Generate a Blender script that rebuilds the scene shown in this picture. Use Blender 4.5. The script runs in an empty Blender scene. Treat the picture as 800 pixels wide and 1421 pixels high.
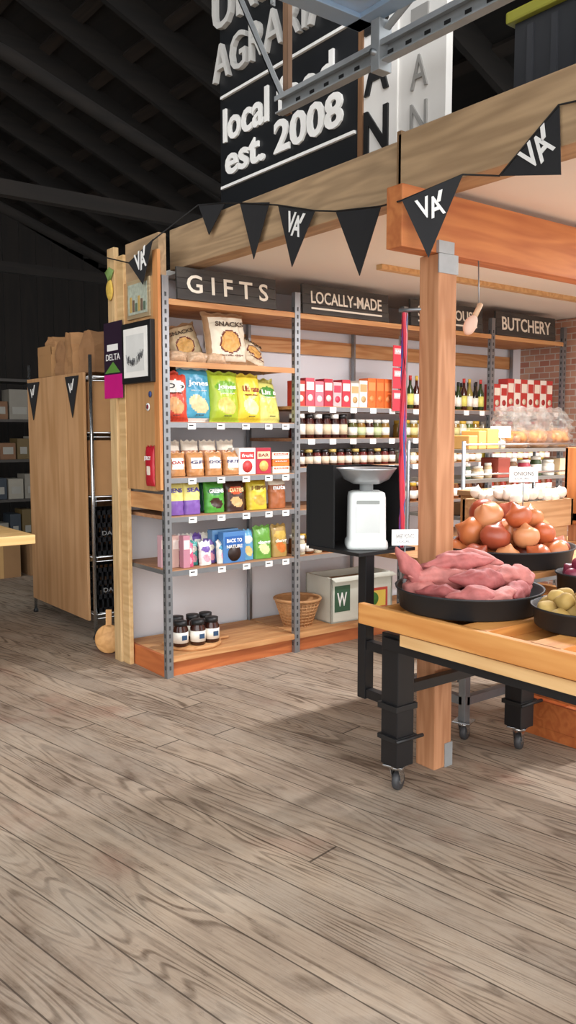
import bpy, bmesh, math, random
from mathutils import Matrix, Vector, noise
random.seed(7)
R=random.Random(11)
scene=bpy.context.scene
scene.view_settings.view_transform='Standard'

# ---------------------------------------------------------------- materials
def lin(h):
    h=h.lstrip('#')
    o=[]
    for i in (0,2,4):
        c=int(h[i:i+2],16)/255
        o.append(c/12.92 if c<=0.04045 else ((c+0.055)/1.055)**2.4)
    return (o[0],o[1],o[2],1)
MC={}
def newmat(name):
    m=bpy.data.materials.new(name); m.use_nodes=True
    nt=m.node_tree; b=nt.nodes['Principled BSDF']
    return m,nt,b
def mat(hexc,rough=0.6,metal=0.0,var=0.12,scale=9.0,bump=0.0,emit=0):
    key=('p',hexc,rough,metal,var,scale,bump,emit)
    if key in MC: return MC[key]
    m,nt,b=newmat('paint_'+hexc.strip('#'))
    c=lin(hexc)
    tc=nt.nodes.new('ShaderNodeTexCoord'); n=nt.nodes.new('ShaderNodeTexNoise')
    n.inputs['Scale'].default_value=scale; n.inputs['Detail'].default_value=4
    nt.links.new(tc.outputs['Object'],n.inputs['Vector'])
    mx=nt.nodes.new('ShaderNodeMix'); mx.data_type='RGBA'
    mx.inputs[6].default_value=tuple(x*(1-var) for x in c[:3])+(1,)
    mx.inputs[7].default_value=tuple(min(1,x*(1+var)) for x in c[:3])+(1,)
    nt.links.new(n.outputs['Fac'],mx.inputs[0]); nt.links.new(mx.outputs[2],b.inputs['Base Color'])
    b.inputs['Roughness'].default_value=rough; b.inputs['Metallic'].default_value=metal
    if bump:
        bp=nt.nodes.new('ShaderNodeBump'); bp.inputs['Strength'].default_value=bump; bp.inputs['Distance'].default_value=0.01
        nt.links.new(n.outputs['Fac'],bp.inputs['Height']); nt.links.new(bp.outputs[0],b.inputs['Normal'])
    MC[key]=m; return m
def wood(h1,h2,axis='x',sc=1.0,rough=0.65,knots=True):
    key=('w',h1,h2,axis,sc,rough)
    if key in MC: return MC[key]
    m,nt,b=newmat('wood_'+h1.strip('#')+axis)
    L=nt.links.new
    tc=nt.nodes.new('ShaderNodeTexCoord'); mp=nt.nodes.new('ShaderNodeMapping')
    s=[9*sc]*3; s['xyz'.index(axis)]=0.8*sc
    mp.inputs['Scale'].default_value=s
    L(tc.outputs['Object'],mp.inputs['Vector'])
    n=nt.nodes.new('ShaderNodeTexNoise'); n.inputs['Scale'].default_value=1; n.inputs['Detail'].default_value=2; n.inputs['Distortion'].default_value=.3
    L(mp.outputs[0],n.inputs['Vector'])
    mu=nt.nodes.new('ShaderNodeMath'); mu.operation='MULTIPLY'; mu.inputs[1].default_value=38; L(n.outputs['Fac'],mu.inputs[0])
    si=nt.nodes.new('ShaderNodeMath'); si.operation='SINE'; L(mu.outputs[0],si.inputs[0])
    mr=nt.nodes.new('ShaderNodeMapRange'); mr.inputs[1].default_value=-1; L(si.outputs[0],mr.inputs[0])
    f=nt.nodes.new('ShaderNodeTexNoise'); f.inputs['Scale'].default_value=9; f.inputs['Detail'].default_value=3
    L(mp.outputs[0],f.inputs['Vector'])
    big=nt.nodes.new('ShaderNodeTexNoise'); big.inputs['Scale'].default_value=2.5; L(tc.outputs['Object'],big.inputs['Vector'])
    a1=nt.nodes.new('ShaderNodeMath'); a1.operation='MULTIPLY_ADD'; a1.inputs[1].default_value=.35; L(mr.outputs[0],a1.inputs[0]); 
    m2=nt.nodes.new('ShaderNodeMath'); m2.operation='MULTIPLY'; m2.inputs[1].default_value=.35; L(f.outputs['Fac'],m2.inputs[0]); L(m2.outputs[0],a1.inputs[2])
    a3=nt.nodes.new('ShaderNodeMath'); a3.operation='MULTIPLY_ADD'; a3.inputs[1].default_value=.5; L(big.outputs['Fac'],a3.inputs[0]); L(a1.outputs[0],a3.inputs[2])
    mx=nt.nodes.new('ShaderNodeMix'); mx.data_type='RGBA'
    mx.inputs[6].default_value=lin(h1); mx.inputs[7].default_value=lin(h2)
    mr2=nt.nodes.new('ShaderNodeMapRange'); mr2.inputs[1].default_value=.25; mr2.inputs[2].default_value=.95; L(a3.outputs[0],mr2.inputs[0])
    L(mr2.outputs[0],mx.inputs[0]); L(mx.outputs[2],b.inputs['Base Color'])
    b.inputs['Roughness'].default_value=rough
    bp=nt.nodes.new('ShaderNodeBump'); bp.inputs['Strength'].default_value=.15; bp.inputs['Distance'].default_value=.004
    L(a1.outputs[0],bp.inputs['Height']); L(bp.outputs[0],b.inputs['Normal'])
    MC[key]=m; return m
def floor_material():
    m,nt,b=newmat('weathered_plank_floor'); L=nt.links.new; N=nt.nodes.new
    def math_(op,a=None,bb=None,c=None):
        n=N('ShaderNodeMath'); n.operation=op
        for i,v in enumerate((a,bb,c)):
            if v is None: continue
            if isinstance(v,(int,float)): n.inputs[i].default_value=v
            else: L(v,n.inputs[i])
        return n.outputs[0]
    def rng(src,a,bb,c=0,d=1):
        n=N('ShaderNodeMapRange'); n.inputs[1].default_value=a; n.inputs[2].default_value=bb; n.inputs[3].default_value=c; n.inputs[4].default_value=d; L(src,n.inputs[0]); return n.outputs[0]
    tc=N('ShaderNodeTexCoord'); mp=N('ShaderNodeMapping'); mp.inputs['Rotation'].default_value=(0,0,math.radians(-10))
    L(tc.outputs['Object'],mp.inputs['Vector'])
    sp=N('ShaderNodeSeparateXYZ'); L(mp.outputs[0],sp.inputs[0])
    X=sp.outputs[0]; Y=sp.outputs[1]
    v=math_('DIVIDE',X,.15); pid=math_('FLOOR',v); fr=math_('FRACT',v)
    wn=N('ShaderNodeTexWhiteNoise'); wn.noise_dimensions='1D'; L(pid,wn.inputs['W']); r1=wn.outputs['Value']
    yy=math_('ADD',math_('DIVIDE',Y,3.6),math_('MULTIPLY',r1,7.3))
    eid=math_('FLOOR',yy); efr=math_('FRACT',yy)
    wn2=N('ShaderNodeTexWhiteNoise'); wn2.noise_dimensions='2D'
    cb=N('ShaderNodeCombineXYZ'); L(pid,cb.inputs[0]); L(eid,cb.inputs[1]); L(cb.outputs[0],wn2.inputs['Vector']); r2=wn2.outputs['Value']
    def nz(sx,sy,det,dist=0,z=True,rough=.5):
        c1=N('ShaderNodeCombineXYZ'); L(math_('MULTIPLY',X,sx),c1.inputs[0]); L(math_('MULTIPLY',Y,sy),c1.inputs[1])
        if z: L(math_('MULTIPLY',r2,40),c1.inputs[2])
        n1=N('ShaderNodeTexNoise'); n1.inputs['Scale'].default_value=1; n1.inputs['Detail'].default_value=det; n1.inputs['Distortion'].default_value=dist; n1.inputs['Roughness'].default_value=rough; L(c1.outputs[0],n1.inputs['Vector']); return n1.outputs['Fac']
    f=nz(6.5,.7,1.2,.3)
    s=math_('SINE',math_('MULTIPLY',f,110))
    ring=rng(s,0,.95)
    fine=rng(nz(150,6,3),.42,.72)
    blot=rng(nz(7,2.2,5,0,True,.7),.4,.62)
    dirt=rng(nz(1.1,.8,6,0,False,.65),.38,.62)
    speck=rng(nz(30,12,5,0,False,.8),.58,.7)
    dust=rng(nz(2.6,1.5,7,0,False,.7),.45,.62)
    base=N('ShaderNodeMix'); base.data_type='RGBA'; base.inputs[6].default_value=lin('#877667'); base.inputs[7].default_value=lin('#bca892')
    L(math_('ADD',math_('MULTIPLY',dirt,.6),math_('MULTIPLY',r2,.4)),base.inputs[0])
    g=N('ShaderNodeMix'); g.data_type='RGBA'; g.inputs[7].default_value=lin('#4d3b2d'); L(base.outputs[2],g.inputs[6])
    gf=math_('ADD',math_('MULTIPLY',ring,math_('MULTIPLY_ADD',blot,.6,.18)),math_('MULTIPLY',fine,.28))
    gf=math_('ADD',gf,math_('MULTIPLY',speck,.35)); gf.node.use_clamp=True
    gf=math_('MULTIPLY',gf,.85)
    L(gf,g.inputs[0])
    du=N('ShaderNodeMix'); du.data_type='RGBA'; du.inputs[7].default_value=lin('#b5a898'); L(g.outputs[2],du.inputs[6]); L(math_('MULTIPLY',dust,.42),du.inputs[0])
    red=N('ShaderNodeMix'); red.data_type='RGBA'; red.inputs[7].default_value=lin('#855140'); L(du.outputs[2],red.inputs[6])
    L(rng(nz(2.2,1.4,5,0,False),.6,.74,0,.5),red.inputs[0])
    wob=math_('MULTIPLY',math_('SUBTRACT',nz(3,9,4,0,False),.5),.02)
    e=math_('ABSOLUTE',math_('SUBTRACT',fr,.5)); gap=math_('GREATER_THAN',math_('ADD',e,wob),.482)
    e2=math_('ABSOLUTE',math_('SUBTRACT',efr,.5)); gap2=math_('GREATER_THAN',e2,.4988)
    gp=math_('MAXIMUM',gap,gap2)
    fin=N('ShaderNodeMix'); fin.data_type='RGBA'; fin.inputs[7].default_value=lin('#30261e'); L(red.outputs[2],fin.inputs[6]); L(math_('MULTIPLY',gp,.75),fin.inputs[0])
    L(fin.outputs[2],b.inputs['Base Color']); b.inputs['Roughness'].default_value=.85; b.inputs['Specular IOR Level'].default_value=.2
    bp=N('ShaderNodeBump'); bp.inputs['Strength'].default_value=.45; bp.inputs['Distance'].default_value=.005
    L(math_('SUBTRACT',1,math_('MAXIMUM',gf,gp)),bp.inputs['Height']); L(bp.outputs[0],b.inputs['Normal'])
    return m
def brick_material():
    m,nt,b=newmat('brick_wall'); L=nt.links.new
    tc=nt.nodes.new('ShaderNodeTexCoord')
    br=nt.nodes.new('ShaderNodeTexBrick'); br.inputs['Scale'].default_value=4.5
    br.inputs['Color1'].default_value=lin('#ab7360'); br.inputs['Color2'].default_value=lin('#c29880'); br.inputs['Mortar'].default_value=lin('#c4bbb0')
    sp=nt.nodes.new('ShaderNodeSeparateXYZ'); cb=nt.nodes.new('ShaderNodeCombineXYZ')
    L(tc.outputs['Object'],sp.inputs[0]); L(sp.outputs[1],cb.inputs[0]); L(sp.outputs[2],cb.inputs[1]); L(cb.outputs[0],br.inputs['Vector'])
    L(br.outputs['Color'],b.inputs['Base Color']); b.inputs['Roughness'].default_value=.9
    return m
def glass(hexc,rough=.25,tr=.6,name='glass',alpha=1):
    m,nt,b=newmat(name); b.inputs['Base Color'].default_value=lin(hexc); b.inputs['Roughness'].default_value=rough
    b.inputs['Transmission Weight'].default_value=tr; b.inputs['IOR'].default_value=1.2; b.inputs['Alpha'].default_value=alpha; return m

# ---------------------------------------------------------------- builder
T=lambda x,y,z: Matrix.Translation((x,y,z))
RZ=lambda d: Matrix.Rotation(math.radians(d),4,'Z')
RX=lambda d: Matrix.Rotation(math.radians(d),4,'X')
RY=lambda d: Matrix.Rotation(math.radians(d),4,'Y')
FACE_Y=RX(90)
FACE_X=RZ(-90)@RX(90)
class B:
    def __init__(s,name):
        s.name=name; s.bm=bmesh.new(); s.m=[]
    def mi(s,m):
        if m not in s.m: s.m.append(m)
        return s.m.index(m)
    def add(s,t,m,M=None,smooth=False,keep=False):
        if M is not None: bmesh.ops.transform(t,matrix=M,verts=t.verts[:])
        if not keep:
            i=s.mi(m)
            for f in t.faces: f.material_index=i
        for f in t.faces: f.smooth=smooth
        me=bpy.data.meshes.new('tmp'); t.to_mesh(me); t.free()
        s.bm.from_mesh(me); bpy.data.meshes.remove(me)
    def box(s,x0,x1,y0,y1,z0,z1,m,bev=0,M=None):
        t=bmesh.new()
        A=Matrix.Translation(((x0+x1)/2,(y0+y1)/2,(z0+z1)/2))@Matrix.Diagonal((abs(x1-x0),abs(y1-y0),abs(z1-z0),1))
        bmesh.ops.create_cube(t,size=1,matrix=A)
        if bev: bmesh.ops.bevel(t,geom=t.edges[:],offset=bev,segments=2,affect='EDGES',profile=.6)
        s.add(t,m,M)
    def boxes(s,lst,m,M=None):
        t=bmesh.new()
        for (x0,x1,y0,y1,z0,z1) in lst:
            A=Matrix.Translation(((x0+x1)/2,(y0+y1)/2,(z0+z1)/2))@Matrix.Diagonal((abs(x1-x0),abs(y1-y0),abs(z1-z0),1))
            bmesh.ops.create_cube(t,size=1,matrix=A)
        s.add(t,m,M)
    def rod(s,p,q,r,m,seg=10):
        p=Vector(p); q=Vector(q); d=q-p
        t=bmesh.new(); bmesh.ops.create_cone(t,cap_ends=True,segments=seg,radius1=r,radius2=r,depth=d.length)
        s.add(t,m,Matrix.Translation((p+q)/2)@d.to_track_quat('Z','Y').to_matrix().to_4x4(),True)
    def tube(s,pts,r,m,seg=8):
        pts=[Vector(p) for p in pts]; t=bmesh.new(); rings=[]
        for i,p in enumerate(pts):
            d=(pts[min(i+1,len(pts)-1)]-pts[max(i-1,0)]).normalized()
            q=d.to_track_quat('Z','Y').to_matrix()
            rings.append([t.verts.new(p+q@Vector((r*math.cos(6.2832*k/seg),r*math.sin(6.2832*k/seg),0))) for k in range(seg)])
        for a,b2 in zip(rings,rings[1:]):
            for k in range(seg): t.faces.new((a[k],a[(k+1)%seg],b2[(k+1)%seg],b2[k]))
        s.add(t,m,None,True)
    def lathe(s,prof,m,M,seg=24,smooth=True,sx=1,sy=1):
        t=bmesh.new(); rings=[]
        for r,z in prof:
            rings.append([t.verts.new((sx*r*math.cos(6.28318*k/seg),sy*r*math.sin(6.28318*k/seg),z)) for k in range(seg)])
        for a,b2 in zip(rings,rings[1:]):
            for k in range(seg): t.faces.new((a[k],a[(k+1)%seg],b2[(k+1)%seg],b2[k]))
        if prof[0][0]>1e-4: t.faces.new(rings[0][::-1])
        if prof[-1][0]>1e-4: t.faces.new(rings[-1])
        bmesh.ops.remove_doubles(t,verts=t.verts[:],dist=1e-5)
        bmesh.ops.recalc_face_normals(t,faces=t.faces[:])
        s.add(t,m,M,smooth)
    def poly(s,pts,m,th=.003,M=None):
        t=bmesh.new(); f=t.faces.new([t.verts.new(p) for p in pts])
        t.normal_update(); n=f.normal.copy()
        g=bmesh.ops.extrude_face_region(t,geom=[f])
        bmesh.ops.translate(t,vec=n*th,verts=[v for v in g['geom'] if isinstance(v,bmesh.types.BMVert)])
        bmesh.ops.recalc_face_normals(t,faces=t.faces[:])
        s.add(t,m,M)
    def text(s,st,m,M,w=None,h=None,ex=.002,bold=0.0,shear=0):
        cu=bpy.data.curves.new('t','FONT'); cu.body=st; cu.size=1; cu.extrude=0; cu.offset=bold; cu.resolution_u=3; cu.shear=shear; cu.fill_mode='BOTH'
        ob=bpy.data.objects.new('t',cu); me=bpy.data.meshes.new_from_object(ob)
        t=bmesh.new(); t.from_mesh(me); bpy.data.objects.remove(ob); bpy.data.curves.remove(cu); bpy.data.meshes.remove(me)
        if not t.verts: t.free(); return
        xs=[v.co.x for v in t.verts]; ys=[v.co.y for v in t.verts]
        x0,x1,y0,y1=min(xs),max(xs),min(ys),max(ys)
        sy=(h/(y1-y0)) if h else None; sx=(w/(x1-x0)) if w else sy
        if sy is None: sy=sx
        for v in t.verts:
            v.co.x=(v.co.x-x0)*sx; v.co.y=(v.co.y-y0)*sy; v.co.z=0
        g=bmesh.ops.extrude_face_region(t,geom=t.faces[:])
        bmesh.ops.translate(t,vec=(0,0,ex),verts=[v for v in g['geom'] if isinstance(v,bmesh.types.BMVert)])
        s.add(t,m,M)
    def blob(s,M,m,sub=2,amp=.05,seed=0,fr=3,tip=0):
        t=bmesh.new(); bmesh.ops.create_icosphere(t,subdivisions=sub+1,radius=1)
        for v in t.verts:
            n=noise.noise(v.co*fr*.5+Vector((seed*3.1,seed,0)))
            k=1+amp*n*2
            z=v.co.z
            v.co*=k
            if tip and z>.55:
                q=(z-.55)/.45; v.co.x*=1-.75*q**.7*tip; v.co.y*=1-.75*q**.7*tip; v.co.z+=q**2*.35*tip
        s.add(t,m,M,True)
    def bag(s,x,y,z,w,h,d,fn,yaw=0,lean=0,seed=0,pillow=True,nu=14,nv=18,wr_=.18):
        t=bmesh.new(); Fr=[];Bk=[]
        for j in range(nv+1):
            v=j/nv; fr_=[];bk_=[]
            if pillow: pv=max(0,1-abs(2*v-1)**3.0)**.55
            else: pv=(1-max(0,(v-.55)/.45)**2.2)*(.85+.15*min(1,v*6))
            if v>.94 or (pillow and v<.05): pv=0
            for i in range(nu+1):
                u=2*i/nu-1
                ed=max(0,1-abs(u)**3.5)**.6
                wr=1+wr_*noise.noise(Vector((u*2.2+seed*5,v*5,seed)))+wr_*.5*noise.noise(Vector((u*6+seed*2,v*11,seed+4)))
                th=d/2*pv*ed*wr
                ww=w/2*(1-.07*pv*(1 if pillow else .3))
                zz=h*v+ (.006*math.sin(u*9+seed) if v>.94 else 0)
                xx=u*ww+.004*noise.noise(Vector((v*8,seed,0)))
                ridge=.0025*math.sin(u*24+seed*2)*(1-pv)
                fr_.append(t.verts.new((xx,-th-.001+ridge,zz))); bk_.append(t.verts.new((xx,th*.7+.001+ridge,zz)))
            Fr.append(fr_);Bk.append(bk_)
        for j in range(nv):
            for i in range(nu):
                u=(2*(i+.5)/nu-1); v=(j+.5)/nv
                f=t.faces.new((Fr[j][i],Fr[j][i+1],Fr[j+1][i+1],Fr[j+1][i])); f.material_index=s.mi(fn(u,v))
                f=t.faces.new((Bk[j][i+1],Bk[j][i],Bk[j+1][i],Bk[j+1][i+1])); f.material_index=s.mi(fn(2,v))
            f=t.faces.new((Fr[j][0],Fr[j+1][0],Bk[j+1][0],Bk[j][0])); f.material_index=s.mi(fn(2,.5))
            f=t.faces.new((Fr[j][nu],Bk[j][nu],Bk[j+1][nu],Fr[j+1][nu])); f.material_index=s.mi(fn(2,.5))
        s.add(t,None,T(x,y,z)@RZ(yaw)@RX(lean),True,keep=True)
    def done(s,origin=None):
        bm=s.bm
        xs=[v.co for v in bm.verts]
        mn=Vector((min(c.x for c in xs),min(c.y for c in xs),min(c.z for c in xs)))
        mxx=Vector((max(c.x for c in xs),max(c.y for c in xs),max(c.z for c in xs)))
        o=Vector(((mn.x+mxx.x)/2,(mn.y+mxx.y)/2,mn.z)) if origin is None else Vector(origin)
        bmesh.ops.translate(bm,vec=-o,verts=bm.verts[:])
        me=bpy.data.meshes.new(s.name); bm.to_mesh(me); bm.free()
        for m in s.m: me.materials.append(m)
        ob=bpy.data.objects.new(s.name,me); ob.location=o; scene.collection.objects.link(ob); return ob

# common materials
W_OR=wood('#b07443','#d0a06c','x'); W_ORy=wood('#b07443','#d0a06c','y'); W_ORz=wood('#a06a44','#c79068','z')
W_BEAM=wood('#8c7458','#b89a76','y',.9); W_ORB=wood('#a85c30','#cb8148','x',.8)
W_PLY=wood('#a87c4e','#c99b69','z',.7); W_PLYb=wood('#a97d50','#c79b70','z',.45)
W_LT=wood('#bb9360','#d8b785','y',.8); W_SH=wood('#94694a','#b58660','x')
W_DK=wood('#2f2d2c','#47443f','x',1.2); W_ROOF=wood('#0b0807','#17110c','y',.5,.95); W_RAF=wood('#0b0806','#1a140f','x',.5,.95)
STEEL=mat('#8f9396',.4,.7,.15,20); GALV=mat('#a9adaf',.45,.5,.2,14); CHROME=mat('#c9cbcc',.18,.95,.03)
BLK=mat('#19191a',.5,0,.15,15); BLKM=mat('#1c1c1e',.4,.2,.2,12); WHT=mat('#efeeea',.5,0,.03); PAPER=mat('#f3f1ec',.7,0,.02)
CARD=mat('#a67c50',.85,0,.12,6,.1); CARD2=mat('#8e6b47',.85,0,.12,6,.1)
CREAM=mat('#e6dfcf',.7,0,.05)

# ---------------------------------------------------------------- room shell
b=B('floor'); b.box(-6,9,-5,11,-.1,0,floor_material()); b.done((0,0,-.1))
LAV=mat('#e2e2e6',.8,0,.04,3)
b=B('wall_shop_back'); b.box(2.45,6.62,4.99,5.06,0,2.52,LAV); b.done()
b=B('wall_right'); b.box(6.62,6.8,.6,5.06,0,2.52,brick_material()); b.done()
b=B('ceiling_shop'); b.box(2.76,6.8,.6,5.06,2.525,2.56,mat('#e8e6e0',.85,0,.04,2)); b.done()
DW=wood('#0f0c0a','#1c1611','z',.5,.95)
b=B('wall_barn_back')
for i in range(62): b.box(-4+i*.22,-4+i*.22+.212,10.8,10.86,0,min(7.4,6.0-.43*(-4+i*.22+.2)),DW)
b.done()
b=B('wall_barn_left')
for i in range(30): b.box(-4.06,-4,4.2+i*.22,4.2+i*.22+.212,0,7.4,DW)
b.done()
b=B('ceiling_barn_roof')
sl=.43; H0=6.1
def roofM(x,y,dz=0): return (x,y,H0-sl*x+dz)
t=bmesh.new()
vs=[(-4,1.5),(9,1.5),(9,11),(-4,11)]
lo=[t.verts.new(roofM(x,y)) for x,y in vs]; hi=[t.verts.new(roofM(x,y,.06)) for x,y in vs]
t.faces.new(lo[::-1]); t.faces.new(hi)
for k in range(4): t.faces.new((lo[k],lo[(k+1)%4],hi[(k+1)%4],hi[k]))
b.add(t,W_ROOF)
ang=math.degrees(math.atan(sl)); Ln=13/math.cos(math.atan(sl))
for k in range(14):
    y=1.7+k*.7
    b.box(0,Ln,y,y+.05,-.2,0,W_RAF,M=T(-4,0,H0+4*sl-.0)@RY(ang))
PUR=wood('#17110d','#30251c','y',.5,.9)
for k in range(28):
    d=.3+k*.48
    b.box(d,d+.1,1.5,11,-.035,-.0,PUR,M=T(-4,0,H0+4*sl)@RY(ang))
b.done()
b=B('roof_truss')
for y in (5.6,8.2):
    b.tube([(-3.9,y,4.6),(-1,y,4.5),(.6,y,4.3),(2,y,3.95),(3.4,y,3.45),(5,y,2.9)],.05,W_RAF)
    b.box(-3.9,6.5,y-.04,y+.04,3.05,3.15,W_RAF)
b.done()

# ---------------------------------------------------------------- beams, post
b=B('ceiling_beam')
b.box(2.62,2.75,2.62,4.62,2.5,2.745,W_BEAM,.006)
b.box(2.60,2.75,.6,2.62,2.5,2.765,wood('#917657','#bd9e78','y',.7),.006)
b.box(2.6,2.75,2.60,2.625,2.49,2.775,wood('#6d5238','#8a6a48','z'))
b.done()
b=B('ceiling_joist'); b.box(2.45,6.6,2.44,2.53,2.25,2.497,W_ORB,.004)
b.box(2.655,2.75,2.425,2.44,2.25,2.3,GALV); b.done()
b=B('wood_lath'); b.box(3.6,6.6,3.75,3.80,2.495,2.525,W_LT); b.done()
b=B('support_post')
Mp=T(2.745,2.49,0)@RY(-.6)
b.box(-.056,.056,-.056,.056,0,2.25,W_ORz,.006,M=Mp)
b.box(.01,.06,-.06,-.056,0,.11,GALV,M=Mp); b.box(-.06,.06,-.06,-.054,2.17,2.25,GALV,M=Mp)
b.done()
b=B('hanging_straps')
for k,(c,dx) in enumerate((('#c22a3f',0),('#d6334a',.018),('#3c62a8',.036),('#7f3f98',.05),('#a3243a',.062))):
    pts=[(2.63+dx*.6+.01*math.sin(j*.7+k),2.60+dx*.5,2.02-.0-j*.09) for j in range(0,13)]
    b.tube(pts,.008,mat(c,.6))
b.tube([(2.682+.006*math.sin(j*.9),2.45,2.12-j*.06) for j in range(9)],.002,mat('#5a4a3c'))
b.rod((2.62,2.62,2.03),(2.70,2.5,2.03),.008,STEEL)
b.done()

# ---------------------------------------------------------------- big wall sign
b=B('store_sign')
b.box(2.75,2.79,3.03,4.23,2.80,4.25,mat('#15171a',.5,0,.1,5))
b.box(2.75,2.79,2.78,3.03,2.75,4.3,mat('#dedbd6',.6,0,.05)); b.box(2.76,2.80,2.5,2.78,2.75,4.3,mat('#cfccc7',.6,0,.05))
def tx(st,y,z,w,h,ex=.012,bold=.01,m=WHT,x=2.75): b.text(st,m,T(x,y,z)@FACE_X,w,h,ex,bold)
tx('est. 2008',4.17,2.98,1.03,.17,bold=.025); tx('local food',4.19,3.17,.98,.19,bold=.02)
b.box(2.735,2.75,3.05,4.21,2.915,2.93,WHT); b.box(2.735,2.75,3.05,4.21,3.42,3.435,WHT)
GL=mat('#c9c7c2',.5,0,.05)
tx('AGRARIAN',4.27,3.52,1.22,.2,.03,.0,GL); tx('URBAN',4.27,3.8,1.1,.26,.03,.0,GL)
for i,c in enumerate('NABRU'): tx(c,2.99,2.79+i*.27,.16,.2,.01,.02,BLK,2.75)
for i,c in enumerate('NAIRA'): tx(c,2.70,2.80+i*.2,.1,.14,.01,.0,mat('#8b8985'),2.76)
b.box(2.74,2.75,3.0,3.03,2.78,4.3,wood('#6a4a30','#8a6444','z'))
b.done()

# bunting
FLG=mat('#1e1e20',.8,0,.15,25)
def flag(b,p,q,r,logo=True,x=2.59):
    P=[Vector(v if len(v)==3 else (x,v[0],v[1])) for v in (p,q,r)]
    p,q,r=P
    b.poly([p,r,q],FLG,.004)
    if logo:
        ux=(q-p).normalized(); n=ux.cross(r-p).normalized()
        if n.x>0: n=-n
        uy=n.cross(ux)
        if uy.z<0: uy=-uy
        c=(p+q)*.36+r*.28+n*.006
        M=Matrix(((ux.x,uy.x,n.x,c.x),(ux.y,uy.y,n.y,c.y),(ux.z,uy.z,n.z,c.z),(0,0,0,1)))
        s=.085*(q-p).length/.29
        b.text('V',WHT,M@T(-s*.72,-s*.45,0),s*.75,s*1.1,.002,.02)
        b.text('A',WHT,M@T(-s*.15,-s*.6,0),s*.8,s*1.1,.002,.02)
        b.text('/',WHT,M@T(s*.35,s*.1,0),s*.5,s*.55,.002,.05)
b=B('bunting')
flag(b,(4.22,2.807),(3.944,2.76),(4.11,2.62),False)
flag(b,(3.796,2.728),(3.528,2.675),(3.67,2.413),False)
flag(b,(3.454,2.645),(3.161,2.557),(3.34,2.322))
flag(b,(3.008,2.523),(2.706,2.482),(2.841,2.206),False)
flag(b,(2.435,2.425,2.42),(2.57,2.23,2.50),(2.49,2.33,2.19))
flag(b,(2.066,2.459),(1.815,2.639),(1.80,2.40))
flag(b,(1.74,2.63),(1.47,2.72),(1.60,2.33))
flag(b,(4.648,2.52),(4.34,2.604),(4.469,2.368),True,2.355)
st=[(2.355,4.95,2.6),(2.355,4.648,2.52),(2.36,4.34,2.604),(2.585,4.22,2.807),(2.585,3.944,2.76),(2.585,3.796,2.728),(2.585,3.454,2.645),(2.585,3.161,2.557),(2.585,3.008,2.523),(2.585,2.706,2.482),(2.43,2.43,2.42),(2.57,2.23,2.50),(2.585,2.066,2.459),(2.585,1.815,2.639),(2.585,1.74,2.63),(2.585,1.4,2.73)]
b.tube(st,.004,BLK); b.done()

# ---------------------------------------------------------------- overhead door + track
PB=mat('#8fa3b8',.4,.2,.05)
b=B('overhead_door')
gl=glass('#b4c6d6',.4,.45,'door_glass')
x0,x1,y0,y1=-.2,2.43,.1,2.68
b.box(x0,x1,y1-.09,y1,3.15,3.2,PB,.004); b.box(x0,x1,y0,y0+.09,3.15,3.2,PB,.004)
for k in range(4):
    xx=x0+(x1-x0-.08)*k/3; b.box(xx,xx+.08,y0,y1,3.15,3.2,PB,.004)
b.box(x0,x1,1.35,1.42,3.15,3.2,PB,.004)
b.box(x0+.02,x1-.02,y0+.02,y1-.02,3.17,3.18,gl)
b.done()
b=B('door_track')
b.box(2.45,2.455,.3,3.24,2.99,3.06,GALV); b.box(2.41,2.455,.3,3.24,2.985,2.992,GALV); b.box(2.41,2.455,.3,3.24,3.055,3.062,GALV); b.box(2.405,2.41,.3,3.24,3.04,3.062,GALV)
b.box(2.456,2.48,3.2,3.24,2.99,4.6,wood('#5b4433','#7a5c44','z'))
def bar(p,q,w=.035,th=.006,m=GALV):
    p=Vector(p);q=Vector(q);d=q-p
    Mx=Matrix.Translation(p)@d.to_track_quat('Z','Y').to_matrix().to_4x4()
    b.box(-w/2,w/2,-th/2,th/2,0,d.length,m,M=Mx); b.box(w/2-th,w/2,-th/2,w*.8,0,d.length,m,M=Mx)
bar((2.44,3.22,3.06),(2.44,3.62,3.72)); bar((2.44,3.3,3.5),(2.44,3.3,4.5),.03)
b.box(2.40,2.47,2.53,2.58,2.95,3.15,GALV,.003); b.rod((2.38,2.555,3.02),(2.48,2.555,3.02),.012,STEEL)
bar((2.44,2.56,3.1),(2.44,1.6,3.55))
b.boxes([(2.447,2.4515,.5+.1*i,.53+.1*i,3.018,3.032) for i in range(27)],BLK)
b.done()
b=B('storage_bin')
b.box(3.06,3.5,1.75,2.38,2.56,3.25,mat('#1b1c20',.45)); b.box(3.03,3.53,1.72,2.41,3.25,3.30,mat('#7d7a24',.5),.01)
for k in range(5): b.box(3.05,3.062,1.8+.12*k,1.83+.12*k,2.6,3.22,mat('#26272b',.4))
b.done()

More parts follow.
